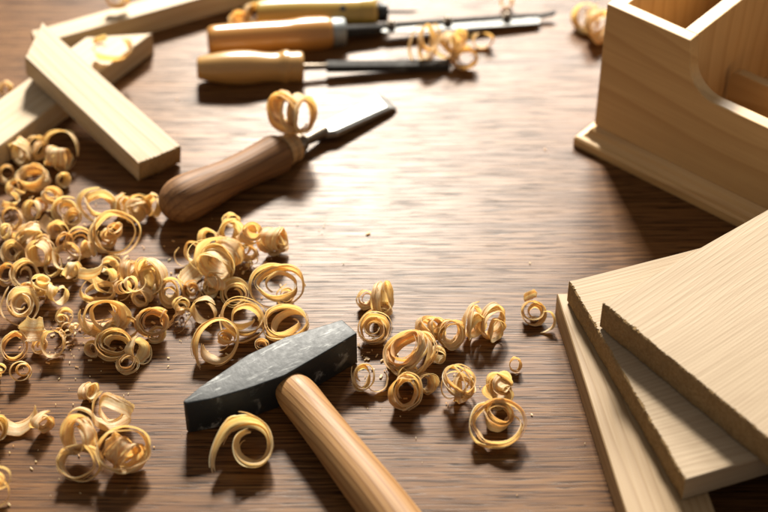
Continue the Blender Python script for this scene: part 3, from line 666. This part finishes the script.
# ------------------------------------------------------------------ hammer
ax0 = at(292, 388, .0118); ax1 = at(437, 575, .0118)
L0 = at(184, 401, .0225); Rr = at(350, 326, .0225)
hx = (Rr-L0); hx.z = 0
Mh = axis_frame(Vector((L0.x, L0.y, 0)), Vector((Rr.x, Rr.y, 0)))
hr = empty('hammer', 'cross peen hammer with scratched black steel head and brown wooden handle', 'hammer', Mh.translation, Mh.to_euler())
inv = Mh.inverted()
outline = [(182.5, 401), (199, 387), (217, 375), (248, 354), (284.6, 337), (342, 319), (357.5, 333), (326, 351.6), (284.6, 375.5), (248, 388.5), (211.6, 398.8), (186, 403.8)]
loc = [inv @ at(x, y, .0225) for x, y in outline]
bm = bmesh.new()
bot = [bm.verts.new((p.x, p.y, .0004)) for p in loc]; top = [bm.verts.new((p.x, p.y, .0225)) for p in loc]
n = len(loc)
bm.faces.new(bot[::-1]); bm.faces.new(top)
for i in range(n):
    j = (i+1) % n; bm.faces.new((bot[i], bot[j], top[j], top[i]))
bmesh.ops.recalc_face_normals(bm, faces=bm.faces)
ed = [e for e in bm.edges if e.calc_face_angle(0) > R(40)]
bmesh.ops.bevel(bm, geom=ed, offset=.0011, segments=3, affect='EDGES', profile=.55)
bmesh.ops.triangulate(bm, faces=[f for f in bm.faces if len(f.verts) > 8])
from_bm('head', bm, M['hammer_steel'], hr, True, 32)
la, lb = inv @ ax0, inv @ ax1
hd = (lb-la).normalized(); la = la - hd*.004
Ml = axis_frame(la, lb); Lh = (lb-la).length
prof = smooth_prof([(0, .0080), (.0015, .0086), (.010, .0106), (.03, .0108), (.055, .0114), (.09, .0124), (Lh-.012, .0124), (Lh-.004, .0112), (Lh, .006)], 90)
h = from_bm('handle', lathe_bm(prof, 48, .94), M['hammer_wood'], hr, True, 60); h.matrix_local = Ml
# ------------------------------------------------------------------ chisel
c0 = at(166, 201, .0115); c1 = at(396, 105, .001)
c0 = at(169, 206, .0135); 
tip = at(384, 103, .0025)
Mc = axis_frame(c0, tip); Lc = (tip-c0).length
ch = empty('chisel', 'wide steel chisel with a dark worn brown wooden handle', 'chisel', Mc.translation, Mc.to_euler())
hl = Lc*.505
prof = smooth_prof([(-.004, .002), (-.002, .0075), (.004, .0122), (.012, .0138), (.025, .0128), (hl*.5, .0110), (hl*.72, .0112), (hl*.9, .0124), (hl*.97, .0118), (hl, .0088)], 80)
from_bm('handle', lathe_bm(prof, 44), M['chisel_wood'], ch, True, 60)
from_bm('collar', lathe_bm(smooth_prof([(hl+.0002, .0084), (hl+.001, .0098), (hl+.0045, .0092), (hl+.0055, .0084), (hl+.0068, .0094), (hl+.0098, .0090), (hl+.0108, .0055)], 50), 36), M['collar_wood'], ch, True, 50)
s0 = hl+.0105
from_bm('bolster', lathe_bm(smooth_prof([(s0, .0035), (s0+.001, .0062), (s0+.0035, .0066), (s0+.0045, .0045), (s0+.006, .0052), (s0+.0075, .0036), ((s0+Lc*.69)/2, .0034), (Lc*.69+.003, .0042)], 50), 28), M['old_iron'], ch, True, 50)
bw0 = .0062; bw1 = .0088; x0 = Lc*.69; x1 = Lc+.001
bm = bmesh.new()
tp = [(x0, -.0035), (x0+.006, -bw0-.0012), (x1-.002, -bw1), (x1+.003, bw1), (x0+.006, bw0+.0012), (x0, .0035)]
def vz(x): return .0019
a = [bm.verts.new((x, y*.78, vz(x))) for x, y in tp]; a2 = [bm.verts.new((x, y, .0006)) for x, y in tp]
b = [bm.verts.new((x, y, -.0021) if i not in (2, 3) else (x+.0045, y, -.0019)) for i, (x, y) in enumerate(tp)]
for v in (a[2], a[3]): v.co.x -= .003
bm.faces.new(a); bm.faces.new(b[::-1])
for i in range(6):
    j = (i+1) % 6; bm.faces.new((a2[i], a2[j], a[j], a[i])); bm.faces.new((b[i], b[j], a2[j], a2[i]))
bmesh.ops.recalc_face_normals(bm, faces=bm.faces)
bl = from_bm('blade', bm, M['blade'], ch)
bl.rotation_euler = (R(-6), 0, 0)

# ------------------------------------------------------------------ files at the back
def tool(name, label, cat, pa, pb, ra, rb):
    a = at(*pa, ra); b = at(*pb, rb); m = axis_frame(a, b)
    return empty(name, label, cat, m.translation, m.to_euler()), m, (b-a).length
# front file
f1, m1, L1 = tool('file', 'flat black file with a pale yellow turned handle, nearest of three back tools', 'file', (197, 68), (449, 65), .0108, .0025)
hlen = .0690
k = L1/.1655
hl = L1*.418
prof = smooth_prof([(0, .0058), (.0015, .0072), (hl*.12, .0088), (hl*.3, .0106), (hl*.48, .0109), (hl*.65, .0095), (hl*.76, .0095), (hl*.82, .0108), (hl*.86, .0108), (hl*.87, .0100), (hl*.97, .0100), (hl, .0088)], 90)
from_bm('handle', lathe_bm(prof, 40), M['yellow_wood'], f1, True, 60)
from_bm('tang', lathe_bm([(hl, .0022), (hl+.014, .0020), (hl+.016, .0028)], 16), M['old_iron'], f1, True, 50)
from_bm('file_blade', box_bm(hl+.015, L1, -.0034, .0034, -.0024, .0024, .0004), M['dark_steel'], f1)
# middle: handled blade with backing bar and three clamp screws
f2, m2, L2 = tool('saw_knife', 'orange handled tool with long thin grey blade clamped by three small screws', 'hand tool', (208, 41), (552, 17), .0105, .003)
hl = L2*.352
prof = smooth_prof([(0, .0080), (.002, .0096), (hl*.1, .0103), (hl*.4, .0104), (hl*.62, .0101), (hl*.78, .0112), (hl*.95, .0108), (hl, .0095)], 70)
from_bm('handle', lathe_bm(prof, 40), M['orange_wood'], f2, True, 60)
from_bm('ferrule', lathe_bm([(hl, .0088), (hl+.0006, .0095), (hl+.008, .0093), (hl+.009, .0086)], 32), M['grey_ferrule'], f2, True, 50)
from_bm('shank', lathe_bm([(hl+.009, .0042), (hl+.030, .0036), (hl+.034, .002)], 20), M['dark_steel'], f2, True, 50)
poly = [(hl+.026, -.0014), (hl+.028, .0024), (L2*.55, .0022), (L2*.9, .0018), (L2*.965, .0012), (L2*.965, -.0012), (hl+.03, -.0018)]
from_bm('back_bar', extrude_bm(poly, .0012, .0040), M['dark_steel'], f2)
bm = bmesh.new()
pl = [(hl+.026, .0008), (L2*.60, .0002), (L2*.965, .0004), (L2*.955, -.0070), (L2*.62, -.0066), (hl+.036, -.005)]
vt = [bm.verts.new((x, y, .0006)) for x, y in pl]; vb = [bm.verts.new((x, y, -.0006)) for x, y in pl]
bm.faces.new(vt); bm.faces.new(vb[::-1])
for i in range(6): bm.faces.new((vb[i], vb[(i+1) % 6], vt[(i+1) % 6], vt[i]))
bmesh.ops.recalc_face_normals(bm, faces=bm.faces)
from_bm('saw_blade', bm, M['saw_steel'], f2)
from_bm('point', extrude_bm([(L2*.955, -.001), (L2*.955, .001), (L2*1.0, .0022), (L2*1.012, .0030), (L2*1.005, .0008)], .0, .0034), M['dark_steel'], f2)
for fx in (.525, .690, .865):
    bm = lathe_bm([(0, .0032), (.0022, .0032), (.0026, .0020), (.0040, .0018), (.0044, .0010)], 6)
    s = from_bm('clamp_screw', bm, M['old_iron'], f2); s.location = (L2*fx, .0012, .0012); s.rotation_euler = (0, -PI/2, 0)
# rear awl
f3, m3, L3 = tool('awl', 'olive yellow handled awl with black ferrule and thin rod, farthest of the tools', 'awl', (258, 15), (419, 11), .0105, .0085)
hl = L3*.735
prof = smooth_prof([(0, .0085), (.0015, .0097), (hl*.3, .0112), (hl*.6, .0108), (hl*.85, .0108), (hl*.87, .0114), (hl*.97, .0112), (hl, .0098)], 70)
from_bm('handle', lathe_bm(prof, 40), M['olive_wood'], f3, True, 60)
from_bm('ferrule', lathe_bm([(hl, .0062), (hl+.0005, .0068), (hl+.007, .0068), (hl+.0076, .006)], 24), M['black'], f3, True, 50)
from_bm('rod', lathe_bm([(hl+.0076, .0011), (L3-.004, .0009), (L3, .0002)], 12), M['dark_steel'], f3, True, 50)
bm = lathe_bm([(0, .0022), (.0006, .0018)], 16)
s = from_bm('hang_hole', bm, M['black'], f3, True, 50); s.location = (hl*.71, -.0068, .0082); s.rotation_euler = (0, -PI/2+R(-0), 0)
s.rotation_euler = Vector((0, -.0064, .0088)).to_track_quat('X', 'Z').to_euler()

# ------------------------------------------------------------------ offcuts, top left
TH = .0158
def V(px, py, z): return at(px, py, z)
# lower stick under the top one (mitred far end)
lowg = 'pine offcuts stacked at the left'
fr = V(152, 33, TH); fl = V(0, 145.5, TH); d = (fl-fr)
fl2 = fr + d*1.35
fa = V(86, 37, TH); bl = V(22, 83, TH); dd = d.normalized()
ba = fa + dd*((fl2-fa).dot(dd))
board('wood_offcut', [fl2, fr, fa, ba], TH, M['stick'], d, 'flat pine offcut lying underneath the crossing one, a thin curl on its mitred end', 'offcut', group=None, seed=3, end_mats=(1,))
# rear stick
p1 = V(31, 31, TH); p2 = V(37, 44, TH); p3 = V(190, 1, TH); d = (p3-p2).normalized()
p3b = p2 + d*.32; w_ = (p1-p2); 
board('wood_offcut', [p2, p3b, p3b+(w_ - d*w_.dot(d)), p1], TH*1.15, M['stick'], d, 'long pine strip behind the others, running out of the top edge', 'offcut', seed=5, end_mats=(3,))
# upper stick, leaning on the lower one
TH1 = .0155
z0 = TH1+.0005; z1 = TH+TH1+.006
q_nr = V(139, 164, z0); q_fr = V(181, 146, z0); q_nl = V(25, 57, z1); q_fl = V(42, 22, z1)
# make it planar
nn = (q_nl-q_nr).cross(q_fr-q_nr).normalized()
t_ = (q_nr-q_fl).dot(nn)/nn.dot(cam_loc-q_fl); q_fl = q_fl + (cam_loc-q_fl)*t_
board('wood_offcut', [q_nl, q_nr, q_fr, q_fl], TH1, M['stick'], q_nr-q_nl, 'thick pale pine offcut leaning across the top of the pile with a torn near end', 'offcut', rough_sides=(1,), jag=.0005, seed=8, end_mats=(3,))

# ------------------------------------------------------------------ boards at the right
TS = .0165
s0 = V(557, 294, TS); s1 = V(626, 512, TS); d = (s1-s0).normalized(); s1 = s0+d*.24
side = Vector((-d.y, d.x, 0)).normalized()
if side.x < 0: side = -side
board('wood_strip', [s0, s1, s1+side*.042, s0+side*.042], TS, M['strip'], d, 'narrow planed pine strip underneath the two sawn boards', 'strip', seed=11)
sb = side*.098; s2 = s0+d*.055
board('wood_strip', [s2+sb, s1+sb, s1+side*.036+sb, s2+side*.036+sb], TS, M['strip'], d, 'second pine strip propping the far right side of the sawn boards', 'strip', seed=12)
TB = .0150; zt = TS+.0006+TB
a = V(569, 281, zt); c = V(685.5, 480, zt); b = V(663, 258.8, zt); e1 = (c-a); 
u = e1.normalized(); v = (b-a); v = (v-u*v.dot(u)).normalized()
v2 = (V(745, 461, zt)-c); print('angle mid', math.degrees(e1.angle(b-a)), math.degrees((-e1).angle(v2)))
vv = ((b-a).normalized()+v2.normalized()).normalized()
board('wood_board', [a, c, c+vv*.135, a+vv*.135], TB, M['pale_board'], vv, 'lower pale sawn board with rough brown end, lying on the narrow strip', 'board', rough_sides=(0,), seed=21, jag=.0004)
zt2 = zt+.0006+.0175
a = V(602.5, 302.7, zt2); b = V(768, 209, zt2); c = V(768, 438, zt2)
print('angle top', math.degrees((b-a).angle(c-a)))
u = (b-a).normalized(); w2 = (c-a).normalized()
board('wood_board', [a, a+w2*.26, a+w2*.26+u*.135, a+u*.135], .0175, M['pale_board'], u, 'topmost pale sawn board with fine ribbed face and rough brown end', 'board', rough_sides=(0,), seed=25, jag=.00045)

# ------------------------------------------------------------------ wooden box
P0 = at(573, 145, 0); P1 = at(729, 223, 0)
Mb = axis_frame(P0, P1)
pb = at(594, 125, .014); lp = Mb.inverted() @ pb; 
Lb = .205; PH = .014; off = .0095; T = .0085; Wd = .15
bx = empty('wooden_box', 'open pine desk box with curved cut out side standing on a moulded base', 'box', Mb.translation, Mb.to_euler())
invb = Mb.inverted()
def on_panel(px, py):       # where the view of a photograph point meets the panel's outer plane
    d = CM @ Vector(((px-384)/FPX, -(py-256)/FPX, -1)); o = invb @ cam_loc; dl = invb.to_3x3() @ d
    t = (off-o.y)/dl.y; return o + dl*t
cr = on_panel(691, 37)
HT = .1015; xs = .0076; xd = cr.x; HL = .068
rad = (HT-HL)*.5
prof = [(xs, PH), (Lb-off, PH), (Lb-off, HL)]
# low rim, concave curve up to the high part
curve = []
for i in range(15):
    a_ = PI*1.5 - i/14*PI/2
    curve.append((xd+.0215+.0195*math.cos(a_), HL+.020+.020*math.sin(a_)))
curve += [(xd+.0010, HT-.006), (xd+.0002, HT-.0008)]
poly = prof + curve + [(xd, HT), (xs, HT)]
sp = from_bm('side_panel', extrude_bm(poly, off, off+T, .0009), M['box'], bx, False)
sp = from_bm('side_panel', extrude_bm(poly, Wd-off-T, Wd-off, .0009), M['box'], bx, False)
def across(x0_, z_top, name='end_panel', ta=T):
    bm = box_bm(PH, z_top, off+T+.0002, Wd-off-T-.0002, 0, ta, .0006)
    # grain runs vertically: built lying, then turned upright
    o = from_bm(name, bm, M['box'], bx); o.matrix_local = Matrix.Translation((x0_+ta, 0, 0)) @ Matrix.Rotation(-PI/2, 4, 'Y')
    return o
across(xs, HT-.0008); across(Lb-off-T, HL-.0006); across(xd-T-.0006, HT-.0005, 'divider')
from_bm('bottom_panel', box_bm(xs+T, Lb-off-T, off+T, Wd-off-T, PH-.0005, PH+.005), M['box'], bx)
q = invb @ at(731, 70, .056)
from_bm('low_partition', extrude_bm([(q.x, PH+.005), (Lb-off-T-.001, PH+.005), (Lb-off-T-.001, .056), (q.x+.005, .056), (q.x+.0012, .0545), (q.x, .050)], q.y, q.y+.006, .0006), M['box'], bx)
print('partition', q)
# moulded base: stacked cove profile swept round as four sides
bm = bmesh.new()
prf = [(0, .0003), (-.0, .0055), (.0012, .0066), (.0038, .0072), (.0058, .0092), (.0068, .0118), (.0082, .0128), (.0100, .0139)]
prev = None; rings = []
for o_, z_ in prf:
    o_ = max(o_, 0)
    rings.append([bm.verts.new(p) for p in ((o_, o_, z_), (Lb-o_, o_, z_), (Lb-o_, Wd-o_, z_), (o_, Wd-o_, z_))])
for r1, r2 in zip(rings, rings[1:]):
    for i in range(4):
        j = (i+1) % 4; bm.faces.new((r1[i], r1[j], r2[j], r2[i]))
bm.faces.new(rings[0][::-1]); bm.faces.new(rings[-1])
bmesh.ops.recalc_face_normals(bm, faces=bm.faces)
from_bm('base_moulding', bm, M['box'], bx)

# ------------------------------------------------------------------ light
w = bpy.data.worlds.new('World'); sc.world = w; w.use_nodes = True
bg = w.node_tree.nodes['Background']; bg.inputs[0].default_value = (1, .91, .82, 1); bg.inputs[1].default_value = .22
def lamp(name, loc, target, size, sy, power, color):
    ld = bpy.data.lights.new(name, 'AREA'); ld.shape = 'RECTANGLE'; ld.size = size; ld.size_y = sy
    ld.energy = power; ld.color = color
    o = bpy.data.objects.new(name, ld); col.objects.link(o); o.location = loc
    o.rotation_euler = (Vector(loc)-Vector(target)).to_track_quat('Z', 'Y').to_euler()
    return o
lamp('window_key', (-.12, 1.75, 1.30), (0, 0, 0), .30, .26, 100, (1, .925, .80))
lamp('window_glow', (.42, 2.3, 1.40), (.05, .1, 0), .8, .5, 70, (1, .96, .87))

sc.view_settings.view_transform = 'Standard'; sc.view_settings.look = 'None'
sc.view_settings.exposure = 0.4; sc.view_settings.gamma = 1
sc.render.engine = 'CYCLES'
sc.cycles.max_bounces = 8; sc.cycles.transmission_bounces = 6
